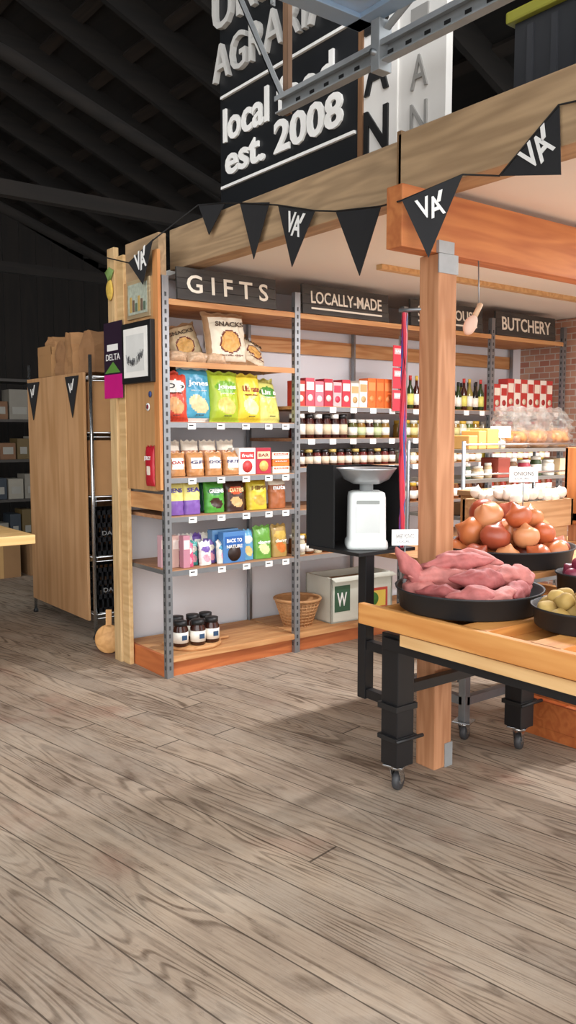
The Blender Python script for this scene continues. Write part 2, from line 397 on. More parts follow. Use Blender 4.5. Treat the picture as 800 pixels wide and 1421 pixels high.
# ---------------------------------------------------------------- shelving
PX=[2.45,3.44,4.45,5.45,6.43]
YF,YB=4.38,4.95
b=B('shelving_unit')
for x in PX:
    for y in (YF,YB):
        sgn=1 if y==YF else -1
        b.box(x-.022,x+.022,y-.003,y,0,2.42 if y==YF else 2.3,STEEL); b.box(x-.022,x-.018,y,y+sgn*.035,0,2.42 if y==YF else 2.3,STEEL)
    b.boxes([(x-.006,x+.006,YF-.0045,YF-.002,.05+k*.05,.075+k*.05) for k in range(46)],mat('#3b3d3f'))
    b.boxes([(x-.0235,x-.0175,YF+.012,YF+.024,.05+k*.05,.075+k*.05) for k in range(46)],mat('#3b3d3f'))
lev0=[2.29,1.927,1.566,1.231,.993,.664,.13]
levR=[2.29,1.68,1.463,1.27,.98,.664,.13]
for i in range(4):
    for k,z in enumerate(lev0 if i==0 else levR):
        mm=W_OR if k<2 or z<.2 else W_SH
        b.box(PX[i]+.005,PX[i+1]-.005,YF+.004,YB-.005,z-.022,z,mm,.002)
        b.box(PX[i],PX[i+1],YF+.0,YF+.005,z-.035,z-.004,STEEL if 1<k<6 or (k==1 and i>0) else W_OR)
b.box(2.46,6.43,YF+.03,YF+.05,.0,.105,wood('#a5562c','#c2713d','x')); b.box(2.43,2.45,YF+.03,YB,.0,.13,wood('#a5562c','#c2713d','y'))
b.box(2.42,2.445,YF+.02,YB,1.03,1.13,W_ORy)
b.box(2.43,2.435,YF,YB,.64,.665,STEEL); b.box(2.43,2.435,YF,YB,1.13,1.16,STEEL)
b.box(3.1,6.43,YB+.005,YB+.03,2.09,2.2,W_OR); b.box(2.47,2.49,YF+.05,YB,1.95,2.29,W_OR)
b.done()
b=B('price_tags')
for z in lev0[2:6]:
    for x in (2.62,2.83,3.02,3.2,3.34):
        b.box(x-.028,x+.028,YF-.005,YF-.001,z-.045,z-.008,PAPER); b.box(x-.02,x+.01,YF-.006,YF-.005,z-.025,z-.018,BLK)
for i in (1,2,3):
    for z in levR[1:4]:
        for k in range(5):
            x=PX[i]+.12+.19*k; b.box(x-.028,x+.028,YF-.005,YF-.001,z-.042,z-.005,PAPER)
b.done()

# left end panel
b=B('side_panel')
b.box(2.395,2.42,4.42,4.8,1.15,2.42,W_PLY); b.box(2.39,2.42,4.80,4.89,0,2.6,W_LT,.004); b.box(2.375,2.41,4.895,4.99,0,2.66,wood('#b39062','#d3b485','z'),.004)
b.box(2.41,2.46,4.38,4.80,2.42,2.66,W_BEAM); b.box(2.39,2.41,4.36,4.42,1.16,2.56,wood('#b5703a','#cf945c','z'))
b.done()
b=B('framed_picture')
xf=2.376
b.box(xf-.018,xf+.018,4.40,4.775,1.80,2.165,BLK,.004)
b.box(xf-.021,xf-.017,4.435,4.74,1.835,2.13,mat('#f0eee8',.5)); b.box(xf-.022,xf-.02,4.47,4.705,1.87,2.09,mat('#dcdcd8',.5))
for k in range(60):
    yy=4.49+R.random()*.2; hh=.008+.02*R.random(); zc=1.96+.035*math.sin(yy*16)
    b.rod((xf-.0235,yy,zc-hh),(xf-.0235,yy+R.uniform(-.02,.02),zc+hh),.0012,mat('#4a4a4c'),5)
b.done()
b=B('poster'); b.box(2.370,2.374,4.79,5.05,1.72,2.2,mat('#2a1a2c',.5)); b.box(2.368,2.371,4.79,5.05,1.72,1.87,mat('#c2187a',.5))
b.box(2.368,2.371,4.85,5.0,2.02,2.06,WHT); b.text('DELTA',WHT,T(2.369,5.02,1.96)@FACE_X,.2,.04,.001); b.poly([(2.369,5.04,1.88),(2.369,4.92,1.95),(2.369,4.82,1.88)],mat('#5a8a3a'),.001); b.done()
b=B('small_artwork'); b.box(2.383,2.395,4.45,4.74,2.19,2.42,wood('#8d7a5e','#b8a27c','y'),.003); b.box(2.380,2.384,4.475,4.715,2.215,2.395,mat('#a9b0a0',.6,0,.5,40))
for k in range(6): b.box(2.377,2.381,4.49+.035*k,4.515+.035*k,2.23,2.28+.02*(k%3),mat(['#5b6b58','#6f5b4b','#b99a5a'][k%3]))
b.done()
b=B('pineapple_ornament')
b.blob(T(2.365,4.94,2.40)@Matrix.Diagonal((.012,.045,.065,1)),mat('#c9a84a',.7,0,.3,60))
for k in range(-3,4): b.rod((2.365,4.94,2.45),(2.365,4.94+k*.018,2.54-abs(k)*.008),.006,mat('#6f8a4a'))
b.done()
b=B('round_sticker'); b.lathe([(.0,0),(.024,0),(.024,.003),(0,.003)],WHT,T(2.39,4.50,1.655)@FACE_X); b.lathe([(.0,0),(.014,0),(.014,.003),(0,.003)],mat('#7a2430'),T(2.3885,4.50,1.655)@FACE_X); 
b.lathe([(.0,0),(.018,0),(.018,.003),(0,.003)],mat('#3c4f86'),T(2.39,4.47,1.73)@FACE_X); b.done()
b=B('hanging_snack_packet'); b.bag(0,0,0,.11,.24,.03,lambda u,v: mat('#e8d9c8') if abs(u)<.5 and .3<v<.5 else mat('#b3202f',.4)); b.text('JERKY',WHT,T(-.04,-.02,.15)@FACE_Y,.08,.03,.002)
o=b.done(); o.location=(2.38,4.47,1.18); o.rotation_euler=(0,0,math.radians(-90))

# ---------------------------------------------------------------- shelf-top signs
def sign(name,x0,x1,txt,z0=2.292,z1=2.485,ul=False):
    b=B(name); y=YF-.01
    Mx=T(0,y,z0)@RX(-4)
    n=3; hh=(z1-z0)/n
    for k in range(n): b.box(x0,x1,0,.02,k*hh,(k+1)*hh-.002,W_DK,.002,M=Mx)
    pad=.09*(x1-x0)
    b.text(txt,CREAM,Mx@T(x0+pad,-.001,(z1-z0)*(.22 if not ul else .36))@FACE_Y,(x1-x0)-2*pad,(z1-z0)*(.56 if not ul else .42),.003,.012)
    if ul: b.box(x0+pad,x1-pad,-.004,0,(z1-z0)*.16,(z1-z0)*.22,CREAM,M=Mx)
    b.done()
sign('gifts_sign',2.53,3.26,'G I F T S'); sign('locally_made_sign',3.48,4.27,'LOCALLY-MADE',ul=True)
sign('smokehouse_sign',4.5,5.31,'SMOKEHOUSE',ul=True); sign('butchery_sign',5.48,6.28,'BUTCHERY')

# ---------------------------------------------------------------- products
def design(base,acc,acc2=None,rough=.35,band=None,crumb=True):
    mb=mat(base,rough,0,.08,14); ma=mat(acc,rough,0,.05); m3=mat(acc2 or acc,rough,0,.35 if crumb else .05,45); mbd=mat(band,rough) if band else mb
    def fn(u,v):
        if u>1.5: return mb
        if ((u/.75)**2+((v-.68)/.13)**2)<1: return ma
        if ((u/.62)**2+((v-.3+.08*u)/.16)**2)<1: return m3
        if v>.93 or v<.06: return mbd
        return mb
    return fn
def chip(name,x,w,h,des,txt,tcol,z=1.567,y=None,yaw=0,lean=-6,d=.11,ts=.6,pillow=True,seed=1,ty=.66,sub='organic chips'):
    b=B(name); y=(YF+.09) if y is None else y
    b.bag(x,y,z,w,h,d,des,yaw,lean,seed,pillow,nu=26,nv=34)
    M=T(x,y,z)@RZ(yaw)@RX(lean)
    if txt:
        b.text(txt,mat(tcol),M@T(-w*ts/2,-d/2*.93,h*(ty-.05))@FACE_Y,w*ts,h*.12,.006,.02)
        b.text(sub,mat(tcol),M@T(-w*ts/2*.8,-d/2*.99,h*(ty-.13))@FACE_Y,w*ts*.8,h*.035,.005,.0)
        b.text('NET WT 5 OZ',mat('#444444'),M@T(-w*.12,-d/2*.85,h*.1)@FACE_Y,w*.24,h*.018,.004,.0)
    b.done()
chip('chip_bag',2.555,.17,.31,design('#cf4a35','#f2efe6','#dfa36a'),'Dip','#222222',yaw=-14,seed=1)
chip('chip_bag',2.71,.25,.345,design('#4a9dbb','#3a8db0','#dcc99a',band='#e8e6e0'),'Jones','#f7f7f2',seed=2,yaw=6,y=YF+.1)
chip('chip_bag',2.91,.225,.32,design('#a9be36','#6fa32a','#d9c36a'),'Jones','#f4f2e6',seed=3,y=YF+.08)
chip('chip_bag',3.10,.215,.315,design('#dcc63c','#e6d050','#e9dca0'),'Ultimate','#8d2f1a',seed=4,yaw=4)
chip('chip_bag',3.29,.215,.29,design('#d6d578','#4e8c3a','#dfc86a'),'Lime','#f4f2e6',seed=5,yaw=10,y=YF+.12,lean=-16)
for k,c in enumerate(('#b9422f','#3f8fb0','#9ab02c','#c9b42c','#c0b850')):
    chip('chip_bag',2.57+.19*k,.2,.30,design(c,'#e8e4d8'),None,'#000000',seed=20+k,y=YF+.26,lean=-3)
def sack(x,y,w,h,d,yaw,lean,seed,roll=0,tone='#e5dcc6'):
    b=B('snack_sack')
    base=mat(tone,.6,0,.1,20); br=mat('#a98560',.6,0,.3,30); dk=mat('#6d2f25',.5)
    def fn(u,v):
        if u>1.5: return base
        r=(u/.55)**2+((v-.42)/.22)**2
        if r<1 and r>.75: return dk
        if r<.75: return mat('#d9a85f',.5,0,.45,60)
        if v>.88 or v<.06: return br
        if abs(u)>.86: return br
        return base
    b.bag(0,0,0,w,h,d,fn,0,0,seed,nu=30,nv=36,wr_=.3); b.text('SNACKS',mat('#4a3a2a'),T(-w*.33,-d/2-.003,h*.7)@FACE_Y,w*.66,h*.09,.003,.02)
    b.text('tortilla chips',mat('#6a2a22'),T(-w*.25,-d/2-.003,h*.13)@FACE_Y,w*.5,h*.045,.003,.0)
    o=b.done((0,0,0)); o.location=(x,y,1.93); o.rotation_euler=(math.radians(lean),math.radians(roll),math.radians(yaw))
sack(2.97,YF+.13,.33,.335,.13,3,-8,3,-2); sack(2.76,YF+.25,.24,.27,.12,-14,-14,4,-16,'#cdb994')
sack(3.20,YF+.2,.30,.22,.13,16,-30,6,16,'#dccfb4')
b=B('clear_snack_bags')
for k in range(6): b.bag(2.58+.07*k,YF+.09+.04*(k%2),1.928,.14,.07,.09,lambda u,v: mat('#c7a98a',.3,0,.4,60),R.uniform(-20,20),-30,k)
b.done()

def pbox(b,x,w,h,d,y,z,base,acc,txt=None,tc='#ffffff',yaw=0,lower=None):
    M=T(x,y,z)@RZ(yaw)
    b.box(-w/2,w/2,0,d,0,h,mat(base,.45),.002,M=M)
    b.box(-w*.42,w*.42,-.0015,0,h*.58,h*.86,mat(acc,.45),M=M)
    if lower: b.lathe([(0,0),(w*.3,0),(w*.3,.0015),(0,.0015)],mat(lower,.5,0,.4,60),M@T(0,-.0005,h*.3)@FACE_Y,16)
    if txt: b.text(txt,mat(tc),M@T(-w*.34,-.0015,h*.66)@FACE_Y,w*.68,h*.12,.001,.02)
def pouch(b,x,w,h,d,y,z,des,txt=None,tc='#ffffff',yaw=0,seed=0,ty=.62,lean=-4):
    b.bag(x,y,z,w,h,d,des,yaw,lean,seed,False,nu=18,nv=24)
    if txt:
        M=T(x,y,z)@RZ(yaw)@RX(lean); b.text(txt,mat(tc),M@T(-w*.35,-d/2*.95,h*ty)@FACE_Y,w*.7,h*.13,.005,.02)
y0=YF+.03
b=B('cookie_bag_row')
for k in range(4):
    pouch(b,2.55+.135*k,.125,.15,.06,y0+.04,1.232,lambda u,v: (mat('#f2ede2') if abs(u)<.7 and .3<v<.75 else mat('#b98352',.3,0,.3,40)),['OAT','GF','CHOC','NUT'][k],['#aa3333','#333366','#333366','#333366'][k],seed=k,ty=.5)
    pouch(b,2.58+.135*k,.125,.22,.06,y0+.15,1.232,lambda u,v: mat('#a8693f',.35,0,.25,40) if v<.7 else mat('#ddd2c0'),None,seed=k+9)
b.done()
b=B('cracker_box'); 
pbox(b,3.06,.13,.17,.06,y0+.01,1.232,'#e9e4dc','#c33b3b','fruit','#ffffff',lower='#c23a3a'); pbox(b,3.06,.13,.17,.06,y0+.09,1.232,'#e9e4dc','#c33b3b'); b.done()
b=B('cracker_box'); pbox(b,3.19,.12,.17,.06,y0+.01,1.232,'#a82438','#e8c9a0','BAR','#7a1020',lower='#e9b060'); pbox(b,3.19,.12,.17,.06,y0+.09,1.232,'#a82438','#e8c9a0'); b.done()
b=B('macaroni_box')
for k in range(3): pbox(b,3.335,.14,.045,.10,y0+.01+.002*k,1.232+.047*k,['#e9e2d0','#d9782c','#e9e2d0'][k],'#d9582c','MAC','#ffffff')
b.done()
b=B('chickpea_snack_bag')
pouch(b,2.535,.13,.21,.07,y0+.05,.994,lambda u,v: mat('#e3d780',.4) if v>.4 else mat('#7a55a5',.4),'BIENS','#4a3a8a',-8,1,.66)
pouch(b,2.66,.13,.21,.07,y0+.05,.994,lambda u,v: mat('#e3d780',.4) if v>.4 else mat('#7a55a5',.4),'SEA','#4a3a8a',4,2,.66); b.done()
b=B('granola_pouch'); pouch(b,2.835,.15,.2,.07,y0+.06,.994,design('#4d9a38','#1f6b3a','#3a241a'),'GREENS','#ffffff',0,3); pouch(b,2.86,.15,.2,.07,y0+.16,.994,design('#1f6b4a','#2a8a5a'),None,seed=8); b.done()
b=B('granola_pouch'); pouch(b,2.99,.15,.2,.07,y0+.06,.994,design('#3f2a24','#cf5530','#caa06a'),'DATES','#f2d9a0',0,4); b.done()
b=B('popcorn_pouch'); pouch(b,3.165,.16,.21,.08,y0+.06,.994,design('#d0b838','#e2d260','#b89a3c'),'HIPP','#7a5a10',0,5); pouch(b,3.18,.15,.2,.07,y0+.17,.994,design('#c9762a','#efe05a'),None,seed=9); b.done()
b=B('pretzel_pouch'); pouch(b,3.335,.14,.21,.07,y0+.06,.994,lambda u,v: mat('#e3dac6') if v>.75 else mat('#9a5a34',.4,0,.3,40),'nuts','#ffffff',0,6,.6); b.done()
b=B('gift_tin_row')
for k in range(3): pbox(b,2.50+.05*k,.048,.2,.05,y0+.01+.05*(2-k),.665,['#c9a0a8','#d6b3a8','#b87f8f'][k],'#f0e2d8')
b.done()
b=B('candy_bag_row')
for k,(c,a) in enumerate((('#c9527a','#f0e6e6'),('#4aa09a','#e9e6da'),('#e3e0da','#6d4fa0'),('#7c62a8','#efe9da'),('#d9d6cc','#4a92b0'))):
    pouch(b,2.62+.065*k,.085,.15,.05,y0+.04+.05*(k%2),.665,design(c,a,'#e9a0b0'),None,seed=k+3,yaw=-6+3*k)
    pouch(b,2.64+.065*k,.085,.19,.05,y0+.17,.665,design(a,c),None,seed=k+13)
b.done()
b=B('cookie_box'); pbox(b,2.955,.17,.2,.06,y0+.01,.665,'#4a7db5','#2a5fa5','BACK TO','#ffffff',lower='#2b1b16'); b.text('NATURE',WHT,T(2.895,y0+.008,.665+.095)@FACE_Y,.12,.022,.002,.02)
pbox(b,2.94,.2,.21,.06,y0+.09,.665,'#6a98c4','#3a6faf'); b.done()
b=B('rice_cracker_pouch'); pouch(b,3.085,.10,.2,.06,y0+.06,.665,design('#5f9fc4','#e9e4d2','#d9bd7a'),None,seed=4); b.done()
b=B('coconut_chip_pouch'); pouch(b,3.205,.14,.22,.06,y0+.05,.665,design('#669f40','#669f40','#cfe5a0'),'dang','#ffffff',0,7,.42); b.done()
b=B('coconut_chip_pouch'); pouch(b,3.345,.13,.22,.06,y0+.05,.665,design('#a98a4c','#c9a850','#c76f2c'),'dang','#f5ecd8',0,8,.42); b.done()

def jar(b,x,y,z,r,h,body,lid,label=True,lc='#efeade'):
    M=T(x,y,z)
    b.lathe([(r*.9,0),(r,.006),(r,h*.68),(r*.8,h*.8),(r*.8,h*.84)],body,M,16)
    b.lathe([(r*.86,h*.82),(r*.86,h),(0,h)],lid,M,16)
    if label: b.lathe([(r*1.015,h*.15),(r*1.015,h*.58)],mat(lc,.6),M,16)
def bottle(b,x,y,z,r,h,body,lid,lc='#e8e2d2'):
    M=T(x,y,z)
    b.lathe([(r*.9,0),(r,.006),(r,h*.55),(r*.4,h*.72),(r*.36,h*.9)],body,M,14)
    b.lathe([(r*.42,h*.86),(r*.42,h),(0,h)],lid,M,12); b.lathe([(r*1.02,h*.12),(r*1.02,h*.45)],mat(lc,.6),M,14)
b=B('round_serving_board'); b.lathe([(.0,0),(.19,0),(.195,.01),(.19,.022),(0,.022)],W_OR,T(2.73,YF+.21,.131),32); b.box(2.90,3.0,YF+.18,YF+.24,.134,.15,W_OR,.005); b.done()
b=B('jam_jar_group')
for (x,y) in ((2.60,.13),(2.71,.10),(2.82,.11),(2.65,.26),(2.76,.25),(2.86,.25)): 
    jar(b,x,YF+y,.154,.05,.16,mat('#3a1d14',.15),BLK); b.box(x-.018,x+.018,YF+y-.0535,YF+y-.05,.154+.045,.154+.075,mat('#2b4a6b'))
b.done()
def basket(name,x,y,z,r0,r1,h,m):
    b=B(name); n=8
    for k in range(n+1):
        q=k/n; rr=r0+(r1-r0)*q
        b.tube([(x+rr*math.cos(a*6.2832/28),y+rr*math.sin(a*6.2832/28),z+h*q+.003*math.sin(a*3.14159+k*3.14159)) for a in range(29)],.0055 if k<n else .011,m)
    for a in range(28):
        c,s_=math.cos(a*6.2832/28),math.sin(a*6.2832/28); b.rod((x+r0*c,y+r0*s_,z),(x+r1*c,y+r1*s_,z+h),.005,m,6)
    b.lathe([(0,0),(r0,0),(r0,.008),(0,.008)],m,T(x,y,z)); b.lathe([(r0*.97,0),(r1*.97,h*.98),(r1*.96,h*.98),(r0*.96,0)],m,T(x,y,z)); b.done()
basket('wicker_basket',3.615,YF+.22,.132,.10,.165,.19,mat('#b98a5c',.7,0,.25,30))
b=B('printed_carton')
M=T(4.10,YF+.06,.131)@RZ(-3); cx_=mat('#cfd0c2',.7,0,.08); zh=.33
b.box(-.29,.29,0,.015,0,zh,cx_,M=M); b.box(-.29,.29,.3,.315,0,zh,cx_,M=M); b.box(-.29,-.275,0,.315,0,zh,cx_,M=M); b.box(.275,.29,0,.315,0,zh,cx_,M=M); b.box(-.29,.29,0,.315,0,.01,cx_,M=M)
b.box(-.27,.27,.02,.29,.26,.28,CARD,M=M); b.box(-.26,-.12,-.003,0,.08,.27,mat('#31563c'),M=M); b.text('W',WHT,M@T(-.24,-.004,.12)@FACE_Y,.09,.1,.001,.02)
b.box(-.04,.24,-.003,0,.06,.22,mat('#c14432'),M=M); b.box(-.02,.22,-.004,-.002,.08,.20,mat('#e9c955'),M=M); b.lathe([(0,0),(.05,0),(.05,.002),(0,.002)],mat('#4a8a3a'),M@T(.10,-.003,.14)@FACE_Y)
b.poly([(-.29,.0,zh),(.29,.0,zh),(.29,-.05,zh-.02),(-.29,-.05,zh-.02)],cx_,.004,M); b.done()

b=B('gift_box_row')
cols=[('#b5342d','#e9dccb'),('#c24a5a','#f0e0d8'),('#d9707e','#f6e9e4'),('#a8283a','#e8c9c0'),('#e7a7a8','#c23b52'),('#b5303f','#f0ded0'),('#ded3c4','#b99a6a'),('#ded3c4','#b99a6a'),('#d9682f','#e58a50'),('#d4602a','#df7c40'),('#d9682f','#e58a50')]
x=3.5
for k,(c,a) in enumerate(cols):
    w=.082; pbox(b,x,w-.006,.21 if k>7 else .17+.02*(k%2),.1,y0+.01,1.681,c,a,None,lower=a); x+=w
b.done()
b=B('gift_box_row')
for k in range(3): pbox(b,3.22+.07*k,.062,.16,.08,y0+.28,1.681-.0,'#b5342d','#e9dccb')
o=b.done()
o.location.z=1.567; 
b=B('tea_box_row')
for k in range(9): pbox(b,5.58+.09*k,.084,.27 if k>1 else .22,.1,y0+.02,1.681,'#b83a34' if k%2==0 else '#e8dfd2','#e6dccb' if k%2==0 else '#b83a34',lower='#a83432' if k%2 else '#e0d0b8')
b.done()
b=B('sauce_bottle_row')
for k in range(14):
    x=4.52+.068*k; bottle(b,x,YF+.08,1.681,.028,.25 if k%3 else .22,mat(['#1e1a14','#2d3a1e','#3a1a14','#8a7a3a'][k%4],.15),mat(['#1a1a1a','#b5342d','#c9a23a'][k%3]),['#e8e2d2','#d8d06a','#efeade'][k%3])
for k in range(3): bottle(b,5.49+.0*k+.001,YF+.2+.08*k,1.681,.026,.24,mat('#6a5a22',.15),BLK)
b.done()
def jrow(name,xa,xb,z,h,r,bodies,lids,rows=2,lcs=('#efeade',)):
    b=B(name); x=xa+r; k=0
    while x<xb-r:
        for q in range(rows):
            jar(b,x,YF+.06+q*(2*r+.012),z+.001,r,h,mat(bodies[(k+q)%len(bodies)],.18),mat(lids[k%len(lids)],.4),q==0,lcs[k%len(lcs)])
        x+=2*r+.008; k+=1
    b.done()
jrow('preserve_jar_row',3.48,3.95,1.463,.165,.034,['#2a1210','#3a1512'],['#efece4','#1c1c1c'],2,('#efeade','#c9b89a'))
jrow('pickle_jar_row',3.95,4.41,1.463,.13,.036,['#4a4a22','#7a5a24','#35160f'],['#e9e6dc','#c9c6bc'],2,('#e2ddcf','#b9c698'))
jrow('jam_jar_row',3.48,4.41,1.27,.115,.032,['#35120f','#2a1a10','#5a1a16'],['#1c1c1c','#b9a05a','#1c1c1c'],2,('#d9d2c2','#c9b8a0'))
jrow('relish_jar_row',4.49,5.41,1.463,.13,.036,['#59642c','#8a6a2a','#c9c2a0'],['#c9a23a','#c9c6b8'],2,('#e2ddcf','#d3c98a'))
jrow('salsa_jar_row',5.49,6.38,1.463,.13,.036,['#8a2a1a','#c9b89a','#9a5a24'],['#d9d6cc','#b5342d'],2,('#e2ddcf','#d7c0a0'))
jrow('honey_jar_row',4.49,5.41,1.27,.1,.034,['#8a5a1c','#c2b89a'],['#e9e6dc','#c9a23a'],2)
jrow('mustard_jar_row',5.49,6.38,1.27,.1,.034,['#7a2a1a','#b5a03a'],['#c9c6bc','#3a3a3a'],2)
jrow('syrup_jar_row',3.48,4.41,.664,.13,.034,['#c2b89a','#6a3a1a'],['#e9e6dc','#c9a23a'],2)
jrow('syrup_jar_row',4.49,5.41,.98,.14,.036,['#3a1d14','#6a3a1a'],['#e9e6dc','#c9a23a'],2)
jrow('sauce_jar_row',5.49,6.38,.98,.14,.036,['#8a2a1a','#6a3a1a'],['#e9e6dc','#c9a23a'],2)
b=B('hanging_packet_strip')
for k in range(3): pbox(b,4.36,.12,.15,.008,YF-.03,1.66+.16*k,'#cf3a48','#f0b0b0','SALE')
b.rod((4.36,YF-.025,2.2),(4.36,YF-.025,1.66),.003,STEEL); b.done()

# ---------------------------------------------------------------- plywood cabinet on left
b=B('storage_rack')
b.box(2.47,2.49,5.62,6.72,.13,1.93,W_PLYb,.002)
for (x,y) in ((2.5,5.56),(3.05,5.56),(2.5,6.75),(3.05,6.75)):
    b.rod((x,y,0),(x,y,2.05),.013,CHROME); b.lathe([(0,0),(.02,0),(.02,.02),(.012,.03),(0,.03)],BLK,T(x,y,0),12)
for z in (.18,.6,1.04,1.5,1.9):
    for y in (5.56,6.75): b.rod((2.5,y,z),(3.05,y,z),.005,CHROME); b.rod((2.5,y,z-.03),(3.05,y,z-.03),.004,CHROME)
    for x in (2.5,3.05): b.rod((x,5.56,z),(x,6.75,z),.005,CHROME)
    for k in range(22): b.rod((2.5,5.6+k*.052,z),(3.05,5.6+k*.052,z),.003,CHROME,5)
b.box(3.06,3.075,5.56,6.72,.13,1.93,W_PLYb)
b.done()
def flagc(b,y0_,y1_,yt,z0_,zt,x):
    b.poly([(x,y0_,z0_),(x,yt,zt),(x,y1_,z0_)],FLG,.004)
    b.text('V',WHT,T(x-.006,(y0_+y1_)/2+.05,z0_-.12)@FACE_X,.06,.07,.002,.01); b.text('/',WHT,T(x-.006,(y0_+y1_)/2,z0_-.1)@FACE_X,.05,.08,.002,.01)
b=B('bunting'); flagc(b,6.70,6.44,6.58,1.90,1.60,2.464); flagc(b,5.92,5.68,5.80,1.91,1.61,2.464); b.done()
def crate(name,x,y,z,w=.33,d=.33,h=.28,c='#1b1c1f',word=True):
    b=B(name); m=mat(c,.45); th=.01
    b.box(x,x+w,y,y+d,z,z+.012,m)
    for (xa,xb,ya,yb,ax) in ((x,x+w,y,y+th,0),(x,x+w,y+d-th,y+d,0),(x,x+th,y,y+d,1),(x+w-th,x+w,y,y+d,1)):
        for q in (0,.3,.62,.9): b.box(xa,xb,ya,yb,z+h*q,z+h*min(1,q+(.1)),m)
        n=9
        for k in range(n):
            if ax==0: xx=xa+(xb-xa-.012)*k/(n-1); b.box(xx,xx+.012,ya,yb,z,z+h,m)
            else: yy=ya+(yb-ya-.012)*k/(n-1); b.box(xa,xb,yy,yy+.012,z,z+h,m)
    if word: b.text('DAIRY',mat('#9a9a9a'),T(x+.05,y-.001,z+h*.45)@FACE_Y,.16,.03,.001)
    b.done()
crate('milk_crate',2.53,5.59,.186,h=.33); crate('milk_crate',2.53,5.59,.607,h=.33)
def cbox(name,x,y,z,w,d,h,m=CARD,flaps=True,yaw=0):
    b=B(name); M=T(x,y,z)@RZ(yaw); 
    b.box(0,w,0,d,0,h,m,.003,M=M); b.box(w*.45,w*.55,-.001,0,0,h,mat('#b8925f',.4),M=M); b.box(w*.45,w*.55,0,d,h,h+.001,mat('#b8925f',.4),M=M)
    if flaps:
        b.box(0,w,-.0,.004,h,h+.06,m,M=M@T(0,0,0)); b.box(0,.004,0,d,h,h+.07,m,M=M)
    b.done()
CB3=mat('#c09060',.85,0,.12,6,.1)
cbox('cardboard_box',2.52,5.585,1.046,.45,.4,.4,CB3,False); cbox('cardboard_box',2.52,5.585,1.506,.45,.4,.36,CB3,False)
cbox('cardboard_box',2.52,6.32,1.94,.3,.28,.17,CARD)
def kbag(x,y,z,w,d,h,yaw,seed,m):
    b=B('kraft_bag'); t=bmesh.new(); n=10; rings=[]
    for j in range(n+1):
        v=j/n; ring=[]
        for k in range(16):
            side=k//4; q=(k%4)/4
            px,py=[(-1+2*q,-1),(1,-1+2*q),(1-2*q,1),(-1,1-2*q)][side]
            pinch=1-.55*max(0,(v-.72)/.28)
            nz_=.012*noise.noise(Vector((px*1.3+seed,py*1.3,v*4)))
            ring.append(t.verts.new((px*(w/2+nz_),py*(d/2*pinch+nz_),h*v+ (nz_ if j==n else 0))))
        rings.append(ring)
    for a,b2 in zip(rings,rings[1:]):
        for k in range(16): t.faces.new((a[k],a[(k+1)%16],b2[(k+1)%16],b2[k]))
    t.faces.new(rings[0][::-1])
    b.add(t,m,T(x,y,z)@RZ(yaw)); b.done()
KB=mat('#a87c52',.85,0,.2,10,.3); KB2=mat('#946c48',.85,0,.2,10,.3)
kbag(2.68,5.72,1.935,.28,.2,.30,8,1,KB2); kbag(2.66,5.97,1.935,.28,.19,.31,-6,2,KB); kbag(2.66,6.18,1.935,.25,.18,.26,4,3,KB2); kbag(2.66,6.42,2.112,.22,.16,.14,4,4,KB)
b=B('wooden_paddle'); M=T(2.40,5.14,0)@RZ(-35)@RX(-8)
b.lathe([(0,-.01),(.09,-.01),(.095,0),(.09,.01),(0,.01)],wood('#b9864f','#d9a76c','y'),M@T(0,0,.1)@FACE_Y,24,True,1,1.05); b.box(-.02,.02,-.01,.01,.18,.3,wood('#b9864f','#d9a76c','z'),.004,M=M); b.done()

b=B('wooden_table')
b.box(.3,1.78,4.78,6.2,.845,.9,wood('#c79a56','#e6c085','x',.8),.006)
for (x,y) in ((.5,5.1),(1.4,5.1),(.5,5.95),(1.4,5.95)): b.box(x-.04,x+.04,y-.04,y+.04,0,.845,W_LT,.004)
b.box(.5,1.4,5.08,5.12,.72,.845,W_LT); b.box(.5,1.4,5.93,5.97,.72,.845,W_LT); b.done()
b=B('stock_shelf')
for x in (1.7,2.9,4.1):
    for y in (9.3,9.8): b.rod((x,y,0),(x,y,2.4),.02,BLKM)
for z in (.3,.75,1.2,1.65,2.1): b.box(1.7,4.1,9.3,9.8,z-.03,z,mat('#3a3632'))
for z in (.3,.75,1.2,1.65):
    x=1.78
    while x<4.0:
        w=R.uniform(.12,.26); h=R.uniform(.18,.34); b.box(x,x+w-.02,9.35,9.6,z,z+h,mat(R.choice(['#4a3a2a','#6a4a30','#79746a','#4a2222','#2a323a','#5a4a2a','#898478'])),.004)
        b.box(x+.03,x+w-.05,9.345,9.352,z+.06,z+.14,mat('#8a8880')); x+=w
b.done()
for k in range(3): cbox('cardboard_box',2.6+.5*k,8.5,0,.4,.35,.38,CARD2,False)
for k in range(2): crate('milk_crate',3.0+.0*k,7.6,.0+.34*k,.36,.36,.33,'#23262c',False)

# ---------------------------------------------------------------- produce table (front right)
def caster(b,x,y,top=.12,yaw=20):
    M=T(x,y,0)@RZ(yaw)
    b.lathe([(0,-.014),(.036,-.014),(.04,-.008),(.04,.008),(.036,.014),(0,.014)],mat('#3a3a3c',.5),M@T(.015,0,.04)@RX(90),20)
    b.lathe([(0,-.017),(.014,-.017),(.014,.017),(0,.017)],CHROME,M@T(.015,0,.04)@RX(90),12)
    for s_ in (-1,1): b.poly([(-.02,s_*.02,top-.02),(.03,s_*.02,top-.02),(.03,s_*.02,.04),(.005,s_*.02,.03)],CHROME,.003,M=M)
    b.lathe([(0,top-.022),(.028,top-.022),(.03,top-.012),(.02,top-.006),(0,top-.006)],CHROME,M,16); b.box(-.045,.045,-.045,.045,top-.006,top,CHROME,.001,M=M)
b=B('produce_table')
W_T=wood('#c07a38','#db9f5a','y',.8)
X0,X1,Y0,Y1=2.29,3.22,.75,2.395
